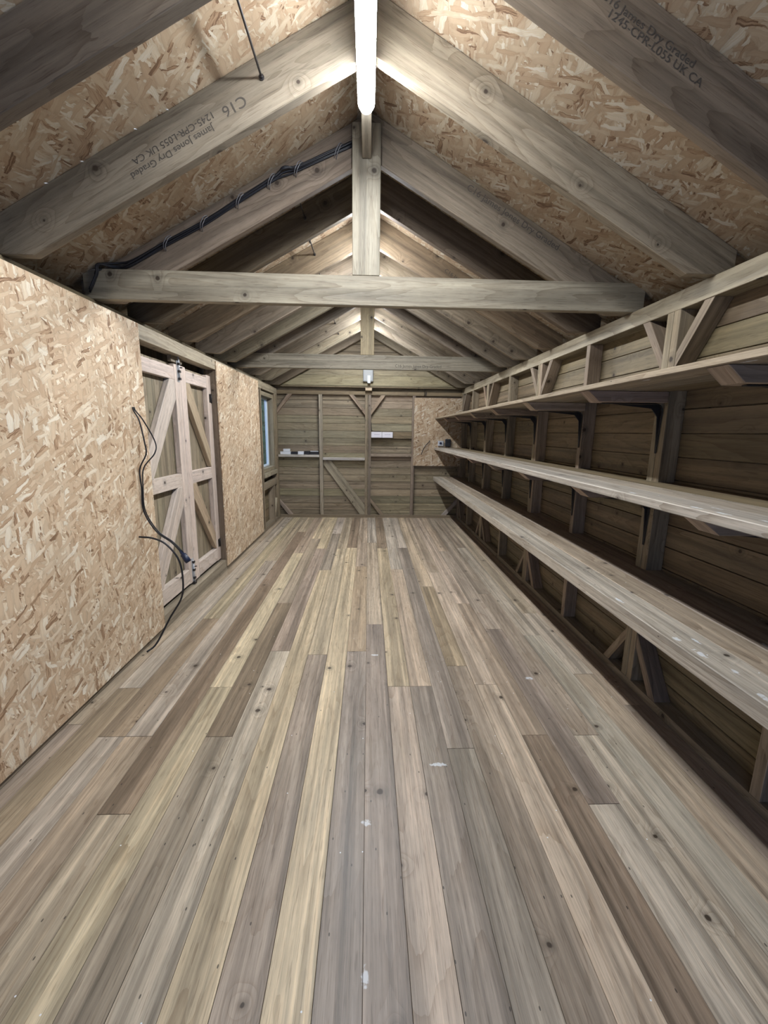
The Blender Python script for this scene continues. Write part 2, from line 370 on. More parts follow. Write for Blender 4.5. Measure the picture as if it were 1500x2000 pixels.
# right wall
m = MB()
for a, b in ((YF, 2.203), (2.203, 3.87), (3.87, 5.54), (5.54, 7.2)):
    cladding(m, CR, CR + 0.018, a + 0.001, b - 0.001, 0.0, 2.15, OLIVE)
m.box(CR + 0.0185, CR + 0.03, YF, 7.2, 0, 2.15); m.box(CR + 0.018, 1.735, YF, 7.2, 2.10, 2.12, (0, 1, 0), OLIVE); m.box(1.72, 1.738, YF, 7.2, 2.1, 2.205, (0, 1, 0), OLIVE)
wr = struct(m.build('wall_right', 'clad', bevel=0.002))
def brace_y(m, ys, zs, yp, zp, x0, x1, wd, col):
    """diagonal brace in a side wall between stud point (ys,zs) and plate point (yp,zp)"""
    sy = 1 if yp > ys else -1; sz = 1 if zp > zs else -1
    pts = [(x0, ys, zs), (x0, ys, zs - sz * wd), (x0, yp + sy * wd * 0.75, zp), (x0, yp, zp)]
    m.prism(pts, (x1 - x0, 0, 0), (0, yp - ys, zp - zs), col)
FR = 'frame'
m = MB(); m.box(XR, CR - 0.001, YF, 7.05, 2.066, ZP, (0, 1, 0), (0.36, 0.305, 0.215)); m.build('wall_plate', FR, wr, 0.002)
m = MB(); m.box(XR, CR - 0.001, YF, 7.05, 0.0, 0.045, (0, 1, 0), TREATED); m.build('sole_plate', FR, wr, 0.002)
STUD_C = []           # centre of every stud position that carries shelf brackets
def stud_r(y0, y1, col):
    m = MB(); m.box(XR + 0.001, CR - 0.001, y0, y1, 0.045, 2.066, (0, 0, 1), jit(col, 0.06)); m.build('stud', FR, wr, 0.002)
for yc in (0.53, 2.203, 3.872, 5.54):
    stud_r(yc - 0.047, yc - 0.002, (0.36, 0.30, 0.205)); stud_r(yc + 0.002, yc + 0.047, (0.38, 0.32, 0.22)); STUD_C.append(yc)
    for s in (-1, 1):
        m = MB(); brace_y(m, yc + s * 0.047, 1.86, yc + s * 0.19, 2.066, XR + 0.004, CR - 0.002, 0.08, jit(TREATED)); m.build('brace', FR, wr, 0.0015)
        m = MB(); brace_y(m, yc + s * 0.047, 0.26, yc + s * 0.19, 0.045, XR + 0.004, CR - 0.002, 0.08, jit(TREATED)); m.build('brace', FR, wr, 0.0015)
for yc in (1.362, 3.037, 4.70, 6.34):
    stud_r(yc - 0.024, yc + 0.022, (0.34, 0.285, 0.20)); STUD_C.append(yc)
for yc, cc in ((6.985, GREYT),):
    stud_r(yc - 0.024, yc + 0.024, cc)
    m = MB(); brace_y(m, yc - 0.024, 1.86, yc - 0.17, 2.066, XR + 0.004, CR - 0.002, 0.08, jit(GREYT)); m.build('brace', FR, wr, 0.0015)
    m = MB(); brace_y(m, yc - 0.024, 0.26, yc - 0.17, 0.045, XR + 0.004, CR - 0.002, 0.08, jit(GREYT)); m.build('brace', FR, wr, 0.0015)
STUD_C.sort()

# left wall: cladding with a door opening and a window opening
DY0, DY1 = 2.92, 4.302; WY0, WY1, WZ0, WZ1 = 6.02, 6.86, 0.84, 2.0
m = MB()
cladding(m, CL - 0.018, CL, YF, 1.2, 0, 2.15, OLIVE); cladding(m, CL - 0.018, CL, 1.2, DY0, 0, 2.15, OLIVE)
cladding(m, CL - 0.018, CL, DY0, DY1, 2.03, 2.15, OLIVE, z_off=2.03 - 0.122)
cladding(m, CL - 0.018, CL, DY1, WY0, 0, 2.15, OLIVE)
cladding(m, CL - 0.018, CL, WY0, WY1, 0, WZ0, OLIVE); cladding(m, CL - 0.018, CL, WY0, WY1, WZ1, 2.15, OLIVE); cladding(m, CL - 0.018, CL, WY1, 7.2, 0, 2.15, OLIVE)
for a, b, c, d in ((YF, DY0, 0, 2.15), (DY0, DY1, 2.03, 2.15), (DY1, WY0, 0, 2.15), (WY0, WY1, 0, WZ0), (WY0, WY1, WZ1, 2.15), (WY1, 7.2, 0, 2.15)):
    m.box(CL - 0.030, CL - 0.0195, a, b, c, d)
m.box(-1.735, CL - 0.018, YF, 7.2, 2.12, 2.14, (0, 1, 0), OLIVE); m.box(-1.738, -1.72, YF, 7.2, 2.12, 2.205, (0, 1, 0), OLIVE)
wl = struct(m.build('wall_left', 'clad', bevel=0.002))
m = MB(); m.box(CL + 0.001, XL, YF, 7.05, 2.022, 2.118, (0, 1, 0), (0.40, 0.335, 0.235)); m.build('wall_plate', FR, wl, 0.002)
m = MB(); m.box(CL + 0.001, XL - 0.045, YF, 7.05, 2.119, ZP, (0, 1, 0), OLIVE); m.build('wall_plate', FR, wl, 0.002)
for a, b in ((YF, DY0), (DY1, 7.05)):
    m = MB(); m.box(CL + 0.001, XL, a, b, 0, 0.045, (0, 1, 0), TREATED); m.build('sole_plate', FR, wl, 0.002)
for y in (0.5, 1.3, 2.1, DY0 - 0.09, DY1, DY1 + 0.75, 5.98, 6.87, 6.985):
    m = MB(); m.box(CL + 0.001, XL, y, y + 0.046, 0.045, 2.022, (0, 0, 1), jit((0.30, 0.24, 0.165), 0.05)); m.build('stud', FR, wl, 0.002)
m = MB(); m.box(CL + 0.001, XL, 6.03, 6.868, 0.60, 0.70, (0, 1, 0), TREATED); m.build('noggin', FR, wl, 0.002)
m = MB(); m.box(CL + 0.001, XL, 6.63, 6.676, 0.045, 0.60, (0, 0, 1), (0.34, 0.27, 0.19)); m.build('stud', FR, wl, 0.002)
m = MB(); brace_y(m, 6.868, 0.30, 6.68, 0.045, CL + 0.004, XL - 0.006, 0.07, (0.44, 0.37, 0.26)); m.build('brace', FR, wl, 0.0015)

# back wall
m = MB()
CB = YB + 0.062
for a, b in ((-1.62, 0.0), (0.0, 1.66)):
    cladding(m, a + 0.001, b - 0.001, CB, CB + 0.018, 0.0, 2.17, (0.29, 0.25, 0.17), axis='X', amt=0.22)
m.box(-1.64, 1.66, CB + 0.02, CB + 0.03, 0, 2.2)
wb = struct(m.build('wall_back', 'clad', bevel=0.002))
def bframe(name, x0, x1, z0, z1, col=TREATED, y0=YB, y1=CB - 0.001, grain=None):
    m = MB(); m.box(x0, x1, y0, y1, z0, z1, grain, jit(col, 0.04)); return m.build(name, FR, wb, 0.002)
bframe('wall_plate', -1.584, 1.629, 2.04, 2.10, OLIVE, YB + 0.006)
bframe('sole_plate', -1.584, 1.629, 0.0, 0.05, TREATED, YB - 0.004)
bframe('stud', -1.578, -1.502, 0.05, 2.04); bframe('stud', -0.815, -0.757, 0.05, 2.04, (0.36, 0.32, 0.25))
bframe('stud', -0.058, -0.012, 0.05, 2.04); bframe('stud', -0.004, 0.042, 0.05, 2.04, GREYT)
bframe('stud', 0.722, 0.774, 0.05, 2.04, GREYT); bframe('stud', 1.535, 1.585, 0.05, 2.04, GREYT)
bframe('noggin', -1.501, -0.816, 1.026, 1.068, (0.52, 0.48, 0.43), YB - 0.03); bframe('noggin', -0.756, -0.059, 0.98, 1.022, (0.56, 0.53, 0.50), YB - 0.012)
bframe('noggin', 0.043, 0.721, 1.045, 1.092, (0.38, 0.33, 0.25)); bframe('noggin', 0.043, 0.721, 1.345, 1.455, OLIVE, YB + 0.004)
def bbrace(xs, zs, xp, zp, wd=0.055, y0=YB + 0.004, y1=CB - 0.002, col=TREATED):
    sx = 1 if xp > xs else -1; sz = 1 if zp > zs else -1
    m = MB(); m.prism([(xs, y0, zs), (xs, y0, zs - sz * wd * 1.4), (xp + sx * wd * 1.4, y0, zp), (xp, y0, zp)][::1], (0, y1 - y0, 0), (xp - xs, 0, zp - zs), jit(col))
    m.build('brace', FR, wb, 0.0015)
bbrace(-1.502, 1.80, -1.32, 2.04); bbrace(-1.502, 0.235, -1.36, 0.05, col=(0.42, 0.36, 0.28))
bbrace(-0.058, 1.80, -0.24, 2.04); bbrace(0.042, 1.80, 0.20, 2.04)
bbrace(0.042, 0.26, 0.20, 0.05); bbrace(1.535, 0.26, 1.35, 0.05, col=(0.42, 0.38, 0.33))
m = MB(); m.prism([(-0.745, CB - 0.028, 0.98), (-0.63, CB - 0.028, 0.98), (-0.06, CB - 0.028, 0.21), (-0.06, CB - 0.028, 0.05), (-0.14, CB - 0.028, 0.05), (-0.755, CB - 0.028, 0.90)], (0, 0.026, 0), (0.62, 0, -0.86), (0.36, 0.31, 0.22)); m.build('brace', FR, wb, 0.0015)
bframe('plate_block', -0.055, 0.052, 2.105, 2.148, (0.62, 0.52, 0.36), YB - 0.06, YB + 0.03)
# gable above the back wall
def zroof(x): return ZU - RS * abs(x) - 0.002
m = MB(); z = 2.17; first = True
while z < ZU - 0.02:
    h = 0.165 if first else 0.12
    z1 = min(z + h, ZU - 0.005); xa = min(1.60, (ZU - z - 0.004) / RS); xb = min(1.60, max(0.002, (ZU - z1 - 0.004) / RS))
    y = 6.99 if first else 7.03
    m.prism([(-xa, y, z + 0.002), (xa, y, z + 0.002), (xb, y, z1 - 0.002), (-xb, y, z1 - 0.002)], (0, 0.03, 0), (1, 0, 0), jit((0.34, 0.29, 0.185) if first else (0.31, 0.27, 0.175), 0.12))
    z = z1; first = False
m.box(-1.62, 1.62, 6.995, 7.07, 2.151, 2.168, (1, 0, 0), OLIVE)
m.prism([(-1.74, 7.13, 2.0), (1.74, 7.13, 2.0), (1.74, 7.13, ZU - RS * 1.74), (0, 7.13, ZU + 0.01), (-1.74, 7.13, ZU - RS * 1.74)], (0, 0.02, 0), (1, 0, 0), OLIVE)
m.build('gable_panel', 'clad', wb, 0.002)

# wall behind the camera
m = MB()
for a, b in ((-1.62, -0.75), (0.75, 1.66)): cladding(m, a, b, YF - 0.02, YF, 0.0, 1.98, OLIVE, axis='X')
cladding(m, -1.62, 1.66, YF - 0.02, YF, 1.98, 2.2, OLIVE, axis='X', z_off=1.98)
m.prism([(-1.74, YF - 0.04, -0.02), (-0.76, YF - 0.04, -0.02), (-0.76, YF - 0.04, 1.99), (0.76, YF - 0.04, 1.99), (0.76, YF - 0.04, -0.02), (1.74, YF - 0.04, -0.02), (1.74, YF - 0.04, ZU - RS * 1.74), (0, YF - 0.04, ZU + 0.01), (-1.74, YF - 0.04, ZU - RS * 1.74)], (0, 0.018, 0), (1, 0, 0), OLIVE)
struct(m.build('wall_front', 'clad'))

# ------------------------------------------------------------------ double doors in the left wall
XD = -1.544                       # inner face of the door framing
def door_leaf(name, y0, y1, hinge):
    xb = XD - 0.045
    m = MB(); y = y0 + 0.012; n = 6; wbd = (y1 - y0 - 0.024) / n
    for i in range(n):
        m.box(xb - 0.018, xb, y + 0.0015, y + wbd - 0.0015, 0.118, 1.967, (0, 0, 1), jit((0.32, 0.275, 0.19), 0.12)); y += wbd
    m.box(xb - 0.026, xb - 0.019, y0 + 0.005, y1 - 0.005, 0.118, 1.967)
    d = struct(m.build(name, 'clad', bevel=0.003))
    sw = 0.102
    def part(nm, *a, col=PALEW, **k):
        m = MB(); m.box(*a, col=jit(col, 0.05, 0.015), **k); return m.build(nm, 'pale', d, 0.003)
    part('stile', xb + 0.001, XD, y0, y0 + sw, 0.122, 1.962, grain=(0, 0, 1)); part('stile', xb + 0.001, XD, y1 - sw, y1, 0.122, 1.962, grain=(0, 0, 1))
    a, b = y0 + sw + 0.0008, y1 - sw - 0.0008
    part('rail', xb + 0.001, XD - 0.002, a, b, 1.839, 1.938, grain=(0, 1, 0)); part('rail', xb + 0.001, XD - 0.002, a, b, 0.981, 1.090, grain=(0, 1, 0)); part('rail', xb + 0.001, XD + 0.002, a, b, 0.130, 0.256, grain=(0, 1, 0))
    for z0, z1 in ((0.2565, 0.9805), (1.0905, 1.8385)):
        yh, ym = (a, b) if hinge == 'near' else (b, a); s = 1 if ym > yh else -1; wd = 0.095
        if hinge == 'near' or True:
            # from the hinge side up or down to the meeting stile
            za, zb = (z0, z1)
            if hinge == 'near': pts = [(yh, za), (yh + s * wd * .35, za), (ym, zb - wd * 1.6), (ym, zb), (ym - s * wd * .9, zb), (yh, za + wd * 2.0)]
            else: pts = [(yh, za), (yh, za + wd * 1.7), (ym + -s * wd * .85, zb), (ym, zb), (ym, zb - wd * 1.3), (yh - -s * 0, za)][:5] + []
            m = MB(); m.prism([(xb + 0.001, p, q) for p, q in pts], (0.042, 0, 0), (0, ym - yh, z1 - z0), jit(PALEW, 0.05, 0.02) if hinge == 'near' else jit((0.52, 0.41, 0.29), 0.05)); m.build('brace', 'pale', d, 0.003)
    return d
d1 = door_leaf('door_1', 2.93, 3.626, 'near')
d2 = door_leaf('door_2', 3.630, 4.298, 'far')
def bolt(parent, y, z0, z1):
    m = MB(); m.box(XD + 0.001, XD + 0.004, y - 0.019, y + 0.019, z0, z1); b = m.build('bolt', 'steel', parent)
    m = MB(); m.tube([(XD + 0.012, y, z0 - 0.03 if z0 < 1 else z0 + 0.02), (XD + 0.012, y, z1 - 0.02 if z0 < 1 else z1 + 0.04)], 0.0065); m.build('bolt_rod', 'steel', b)
    m = MB()
    for t in (0.15, 0.5, 0.85): zz = z0 + (z1 - z0) * t; m.box(XD + 0.002, XD + 0.021, y - 0.013, y + 0.013, zz - 0.009, zz + 0.009)
    m.tube([(XD + 0.012, y, (z0 + z1) / 2 + 0.03), (XD + 0.035, y + 0.01, (z0 + z1) / 2 + 0.03)], 0.005)
    m.build('bolt_guide', 'dark_steel', b)
bolt(d1, 3.59, 1.828, 1.992); bolt(d1, 3.59, 0.130, 0.338)
m = MB(); m.box(XD - 0.002, XD + 0.02, 3.568, 3.612, 0.107, 0.126); m.build('bolt_keep', 'dark_steel', d1)
m = MB(); m.box(XD - 0.03, XD - 0.002, 3.49, 3.68, 1.975, 2.021, (0, 1, 0), TREATED); m.build('head_stop', FR, wl)
for zz in (0.30, 1.75):
    m = MB(); m.box(XD - 0.001, XD + 0.003, 4.24, 4.296, zz - 0.04, zz + 0.04); m.tube([(XD + 0.004, 4.285, zz - 0.045), (XD + 0.004, 4.285, zz + 0.045)], 0.006); m.build('hinge', 'dark_steel', d2)
m = MB(); m.box(CL - 0.01, XL - 0.001, DY0 + 0.001, DY1 - 0.001, 0.001, 0.104, (0, 1, 0), T); m.build('threshold', 'floor', wl)
m = MB(); m.box(CL - 0.13, CL - 0.085, DY0 - 0.1, DY1 + 0.1, -0.02, 2.10, (0, 0, 1), OLIVE); m.box(CL - 0.085, CL - 0.018, DY0 - 0.1, DY1 + 0.1, 2.05, 2.10); m.box(CL - 0.085, CL - 0.018, DY0 - 0.1, DY0 - 0.06, -0.02, 2.05); m.box(CL - 0.085, CL - 0.018, DY1 + 0.06, DY1 + 0.1, -0.02, 2.05); m.build('door_light_block', 'clad', wl)  # added sheet outside the doors, keeps daylight out of the gaps
# ------------------------------------------------------------------ window
m = MB()
for a in ((WY0, WY0 + 0.05, WZ0, WZ1), (WY1 - 0.06, WY1, WZ0, WZ1), (WY0 + 0.05, WY1 - 0.06, WZ0, WZ0 + 0.06), (WY0 + 0.05, WY1 - 0.06, WZ1 - 0.06, WZ1)):
    m.box(-1.60, -1.505, a[0], a[1], a[2], a[3], None, (0.33, 0.28, 0.19))
win = struct(m.build('window_1', FR, bevel=0.003))
m = MB()
y0, y1, z0, z1 = WY0 + 0.051, WY1 - 0.061, WZ0 + 0.061, WZ1 - 0.061
for a in ((y0, y0 + 0.04, z0, z1), (y1 - 0.045, y1, z0, z1), (y0 + 0.04, y1 - 0.045, z0, z0 + 0.03), (y0 + 0.04, y1 - 0.045, z1 - 0.03, z1)):
    m.box(-1.625, -1.585, a[0], a[1], a[2], a[3])
m.build('window_frame', 'upvc', win, 0.003)
m = MB(); m.box(-1.61, -1.604, y0 + 0.041, y1 - 0.046, z0 + 0.031, z1 - 0.031); m.build('pane', 'glass', win)
m = MB(); m.box(-1.60, -1.470, WY0, 6.865, 0.775, 0.838, (0, 1, 0), (0.36, 0.31, 0.22)); m.build('window_sill', FR, win, 0.004)
# shrub outside
sh = empty('shrub', (-2.75, 10.2, 0))
tag(sh, 'dark green shrub outside, seen through the narrow glass of the left window', 'shrub')
m = MB()
for i in range(5200):
    a, b = random.uniform(0, 6.28), random.gauss(0, 1)
    p = Vector((-2.75 + random.gauss(0, 0.22), 10.2 + random.uniform(-1.3, 1.3), random.uniform(0.0, 3.0)))
    d = Vector((random.gauss(0, 1), random.gauss(0, 1), random.gauss(0, 1))).normalized(); e = d.orthogonal().normalized()
    vs = [m.bm.verts.new(p - e * 0.045), m.bm.verts.new(p + d * 0.10), m.bm.verts.new(p + e * 0.045), m.bm.verts.new(p - d * 0.10)]
    f = m.bm.faces.new(vs)
m.build('foliage', 'leaf', sh)
m = MB()
for i in range(5):
    a = i * 1.3; m.tube([(-2.75, 9.2 + i * .5, 0), (-2.75 + .1 * math.cos(a), 9.2 + i * .5 + .1 * math.sin(a), 0.7), (-2.75 + .2 * math.cos(a), 9.1 + i * .5, 1.8)], 0.02, 6, taper=[0.03, 0.02, 0.008])
m.build('stem', 'bark', sh)
m = MB(); m.box(-9, -1.66, 2, 16, -0.12, -0.001); m.bm.faces.ensure_lookup_table(); struct(m.build('ground', 'soil'))

# ------------------------------------------------------------------ strand board sheets on the walls
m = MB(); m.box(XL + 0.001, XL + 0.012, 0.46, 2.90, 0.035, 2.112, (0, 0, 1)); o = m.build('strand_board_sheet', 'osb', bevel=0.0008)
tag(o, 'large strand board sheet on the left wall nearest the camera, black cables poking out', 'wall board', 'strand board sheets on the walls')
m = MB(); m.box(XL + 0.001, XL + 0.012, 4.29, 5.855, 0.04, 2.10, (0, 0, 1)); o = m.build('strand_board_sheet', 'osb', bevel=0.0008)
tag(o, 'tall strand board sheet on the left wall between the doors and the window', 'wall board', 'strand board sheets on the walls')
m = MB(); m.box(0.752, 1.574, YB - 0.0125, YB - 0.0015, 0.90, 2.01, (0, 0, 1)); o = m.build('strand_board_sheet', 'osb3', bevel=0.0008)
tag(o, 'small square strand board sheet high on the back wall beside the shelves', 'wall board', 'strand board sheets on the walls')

# ------------------------------------------------------------------ rafters and trusses
def rafter_mesh(y, sg, col, t=0.045, x_in=0.001):
    m = MB()
    zl = lambda x: ZL - RS * x
    zu = lambda x: ZU - RS * x - 0.001
    xs = (ZL - ZP - 0.001) / RS
    pts = [(x_in, zl(x_in)), (xs, ZP + 0.001), (XS, ZP + 0.001), (XS, zu(XS)), (x_in, zu(x_in))]
    m.prism([(sg * x, y, z) for x, z in pts], (0, t, 0), (sg, 0, -RS), col)
    return m
def stamp(body_lines, origin, sg, y, size, parent, flip=False, squash=0.9):
    """ink stamp lying on the face of a rafter, following its slope"""
    th = math.atan(RS); c, s = math.cos(th), math.sin(th)
    if flip: X, Y_ = Vector((-c, 0, -s)), Vector((s, 0, -c))
    else: X, Y_ = Vector((c, 0, -s)), Vector((s, 0, c))
    Z = Vector((0, -1, 0))
    cu = bpy.data.curves.new('stamp', 'FONT'); cu.body = body_lines; cu.size = size; cu.extrude = 0.0002; cu.space_line = 0.85
    tmp = bpy.data.objects.new('stamp_tmp', cu); C.objects.link(tmp)
    dg = bpy.context.evaluated_depsgraph_get(); me = bpy.data.meshes.new_from_object(tmp.evaluated_get(dg))
    bpy.data.objects.remove(tmp)
    Mx = Matrix((X, Y_ * squash, Z)).transposed().to_4x4(); Mx.translation = Vector((origin[0], y - 0.0006, origin[1]))
    me.transform(Mx); me.materials.clear(); me.materials.append(MW['ink'])
    o = bpy.data.objects.new('grade_stamp', me); C.objects.link(o); o.parent = parent
    return o
RAFT = [(1.44, (0.164, 0.140, 0.105), (0.234, 0.195, 0.144)), (1.965, (0.234, 0.207, 0.156), (0.281, 0.246, 0.183)), (3.06, (0.156, 0.121, 0.078), (0.164, 0.129, 0.086)),
        (3.645, (0.234, 0.183, 0.121), (0.234, 0.183, 0.121)), (4.18, (0.257, 0.218, 0.156), (0.250, 0.211, 0.148)), (4.65, (0.234, 0.203, 0.148), (0.218, 0.187, 0.133)),
        (5.69, (0.257, 0.226, 0.172), (0.265, 0.234, 0.172)), (6.27, (0.281, 0.250, 0.183), (0.281, 0.250, 0.183)), (6.83, (0.203, 0.172, 0.117), (0.203, 0.172, 0.117))]
WHERE = ['nearest the camera', 'second from the camera, beside the near strip lamp', 'just behind the near tie beam and post', 'second behind the near tie beam',
         'third behind the near tie beam', 'last before the far tie beam', 'first beyond the far tie beam', 'second beyond the far tie beam', 'last one, against the back gable']
RO = {}
for (y, cl, cr), wh in zip(RAFT, WHERE):
    for sg, c, side in ((-1, cl, 'left'), (1, cr, 'right')):
        extra = ''
        if y == 1.965 and sg == -1: extra = ' with upside-down stamp'
        if y == 1.44 and sg == 1: extra = ' with two-line stamp'
        o = rafter_mesh(y, sg, jit(c, 0.03)).build('rafter', FR, bevel=0.003)
        tag(o, f'{side} roof rafter{extra}, {wh}', 'rafter', 'common rafters under the roof boards')
        RO[(y, sg)] = o
stamp('C16', (-0.505, 2.762), -1, 1.965, 0.062, RO[(1.965, -1)], True)
stamp('James Jones Dry Graded', (-0.635, 2.655), -1, 1.965, 0.039, RO[(1.965, -1)], True)
stamp('1245-CPR-L055 UK CA', (-0.63, 2.702), -1, 1.965, 0.039, RO[(1.965, -1)], True)
stamp('C16 James Dry Graded\n    1245-CPR-L055 UK CA', (0.66, 2.692), 1, 1.44, 0.036, RO[(1.44, 1)])
stamp('C16 James Jones Dry Graded', (0.60, 2.725), 1, 3.645, 0.045, RO[(3.645, 1)])
for x in (-1.15, -0.93, -0.80, -1.30):
    m = MB(); m.tube([(x, 1.955, ZU - RS * abs(x) - 0.012), (x, 1.935, ZU - RS * abs(x) - 0.022)], 0.0022, 6); m.build('nail', 'steel', RO[(1.965, -1)])

def truss(y, name_label, tie_col, post_col, cr, with_stamp):
    r = empty('roof_truss', (0, y, ZP)); tag(r, name_label, 'roof truss', 'trusses with tie beam and centre post')
    for sg in (-1, 1):
        o = rafter_mesh(y + 0.0455, sg, jit(cr, 0.03)).build('rafter', FR, r, 0.003)
        if sg == 1 and with_stamp:
            s_ = stamp('C16 James Jones Dry Graded', (0.535, 2.785), 1, y + 0.0455, 0.052, r); s_.parent = o
            stamp_o = s_
    m = MB(); m.box(-1.578, 1.60, y, y + 0.045, ZP + 0.001, ZP + 0.158, (1, 0, 0), tie_col); tie = m.build('tie_beam', FR, r, 0.003)
    m = MB(); m.box(-0.096, 0.058, y - 0.0, y + 0.045, ZP + 0.159, 3.06, (0, 0, 1), post_col); m.build('king_post', FR, r, 0.003)
    return r, tie
t1, tie1 = truss(2.56, 'near roof truss with wide pale tie beam, centre post and cable on its left rafter', (0.35, 0.305, 0.225), (0.34, 0.30, 0.225), (0.235, 0.20, 0.15), True)
t2, tie2 = truss(5.03, 'far roof truss with a thinner-looking tie beam and yellowish centre post', (0.30, 0.265, 0.20), (0.40, 0.32, 0.19), (0.25, 0.215, 0.16), False)
# faint stamp on the far tie beam
cu = bpy.data.curves.new('stamp', 'FONT'); cu.body = 'C16 James Jones Dry Graded'; cu.size = 0.045; cu.extrude = 0.0002
tmp = bpy.data.objects.new('tmp', cu); C.objects.link(tmp); me = bpy.data.meshes.new_from_object(tmp.evaluated_get(bpy.context.evaluated_depsgraph_get())); bpy.data.objects.remove(tmp)
Mx = Matrix(((1, 0, 0, 0.30), (0, 0, -1, 5.0294), (0, 1, 0, 2.185), (0, 0, 0, 1))); me.transform(Mx); me.materials.clear(); me.materials.append(MW['ink'])
o = bpy.data.objects.new('grade_stamp', me); C.objects.link(o); o.parent = tie2

# ------------------------------------------------------------------ strip lamps along the ridge
names = ['bright white strip lamp under the ridge, nearest the camera', 'second strip lamp under the ridge, hidden behind the near centre post', 'farthest strip lamp under the ridge, beyond the far tie beam']
XC = -0.018
for (y0, y1), nm in zip(LAMPS, names):
    r = empty('strip_lamp', (XC, (y0 + y1) / 2, 2.90)); tag(r, nm, 'lamp', 'white strip lamps along the ridge')
    m = MB(); m.box(XC - 0.036, XC + 0.036, y0 + 0.003, y1 - 0.003, 2.863, 2.8865); m.build('lamp_base', 'white', r, 0.003)
    m = MB(); pr = []
    for i in range(9):
        a = math.pi * i / 8; pr.append((XC - 0.037 * math.cos(a), 2.8655 - 0.040 * math.sin(a)))
    rings = []
    for yy, sc in ((y0, 0.55), (y0 + 0.012, 0.85), (y0 + 0.03, 1.0), (y1 - 0.03, 1.0), (y1 - 0.012, 0.85), (y1, 0.55)):
        rings.append([m.bm.verts.new((XC + (x - XC) * sc, yy, 2.8655 + (z - 2.8655) * sc)) for x, z in pr])
    fs = []
    for A, B_ in zip(rings, rings[1:]):
        for j in range(len(A)): fs.append(m.bm.faces.new((A[j], A[(j + 1) % len(A)], B_[(j + 1) % len(A)], B_[j])))
    fs += [m.bm.faces.new(rings[0][::-1]), m.bm.faces.new(rings[-1])]
    bmesh.ops.recalc_face_normals(m.bm, faces=fs)
    o = m.build('lamp_diffuser', 'lamp', r); o.data.materials.append(MW['lamp_side'])
    for pf in o.data.polygons:
        if abs(pf.normal.x) > 0.55 or abs(pf.normal.y) > 0.7: pf.material_index = 1
# timber strip the lamps hang from
for k_, (a, b, wh) in enumerate(((0.80, 2.557, 'in front of the near centre post'), (3.107, 4.64, 'behind the near centre post'), (5.125, 6.82, 'beyond the far tie beam'))):
    m = MB(); m.box(XC - 0.024, XC + 0.024, a, b, 2.888, 2.9045, (0, 1, 0), (0.36, 0.31, 0.24)); o = m.build('ridge_strip', FR, bevel=0.002)
    tag(o, 'narrow timber strip under the ridge, ' + wh, 'timber strip', 'timber strips under the ridge')

# small clear fitting on the gable
r = empty('wall_light', (-0.01, 6.99, 2.21)); tag(r, 'small clear plastic light fitting on the back gable board, above the pale block', 'wall light')
m = MB(); m.box(-0.09, 0.07, 6.93, 6.989, 2.24, 2.45); m.build('cover', 'clear', r, 0.012)
m = MB(); m.box(-0.02, 0.025, 6.922, 6.929, 2.215, 2.33); m.build('highlight_plate', 'upvc', r, 0.002)  # bluish-white plate stands in for the highlight on the cover

# ------------------------------------------------------------------ cable bundle on the near truss
r = empty('cable_bundle', (-0.8, 2.59, 2.6)); tag(r, 'bundle of black cables clipped along the left rafter of the near truss', 'cable')
YR = 2.6055
path = [(-0.085, 2.985), (-0.224, 2.924), (-0.39, 2.855), (-0.47, 2.833), (-0.52, 2.802), (-0.711, 2.690), (-0.912, 2.573), (-1.119, 2.468), (-1.318, 2.359), (-1.40, 2.338), (-1.478, 2.325), (-1.497, 2.27), (-1.535, 2.20)]
for i, (dn, dy, rr) in enumerate(((0.014, 0.006, 0.0055), (0.004, 0.007, 0.006), (-0.007, 0.006, 0.0055), (-0.018, 0.005, 0.005), (0.0, 0.016, 0.005))):
    pts = []
    for j, (x, z) in enumerate(path):
        wv = 0.006 * math.sin(j * 1.7 + i * 2.1)
        off = dn + wv * (0.6 if j not in (3, 9, 10, 11) else 1.8)
        pts.append((x + off * 0.45, (YR if j < 10 else 2.560) - dy - 0.003 - (0.02 if j in (3,) and i < 2 else 0), z + off * 0.9))
    m = MB(); m.tube(smooth_path(pts, 5), rr, 8); m.build('cable', 'black', r)
for x, z in ((-0.17, 2.948), (-0.39, 2.855), (-0.535, 2.79), (-0.711, 2.690), (-0.912, 2.573), (-1.119, 2.468)):
    m = MB(); n = Vector((0.478, 0, 0.878)); t = Vector((-0.878, 0, 0.478)); c0 = Vector((x, YR, z - 0.002))
    pts = [c0 + n * 0.042, c0 + n * 0.03 + Vector((0, -0.018, 0)), c0 + n * 0.015 + Vector((0, -0.03, 0)), c0 - n * 0.015 + Vector((0, -0.03, 0)), c0 - n * 0.03 + Vector((0, -0.018, 0)), c0 - n * 0.042]
    m.tube([p + t * 0.006 for p in pts], 0.0022, 6); m.tube([p - t * 0.006 for p in pts], 0.0022, 6); m.build('cable_clip', 'clipgrey', r)

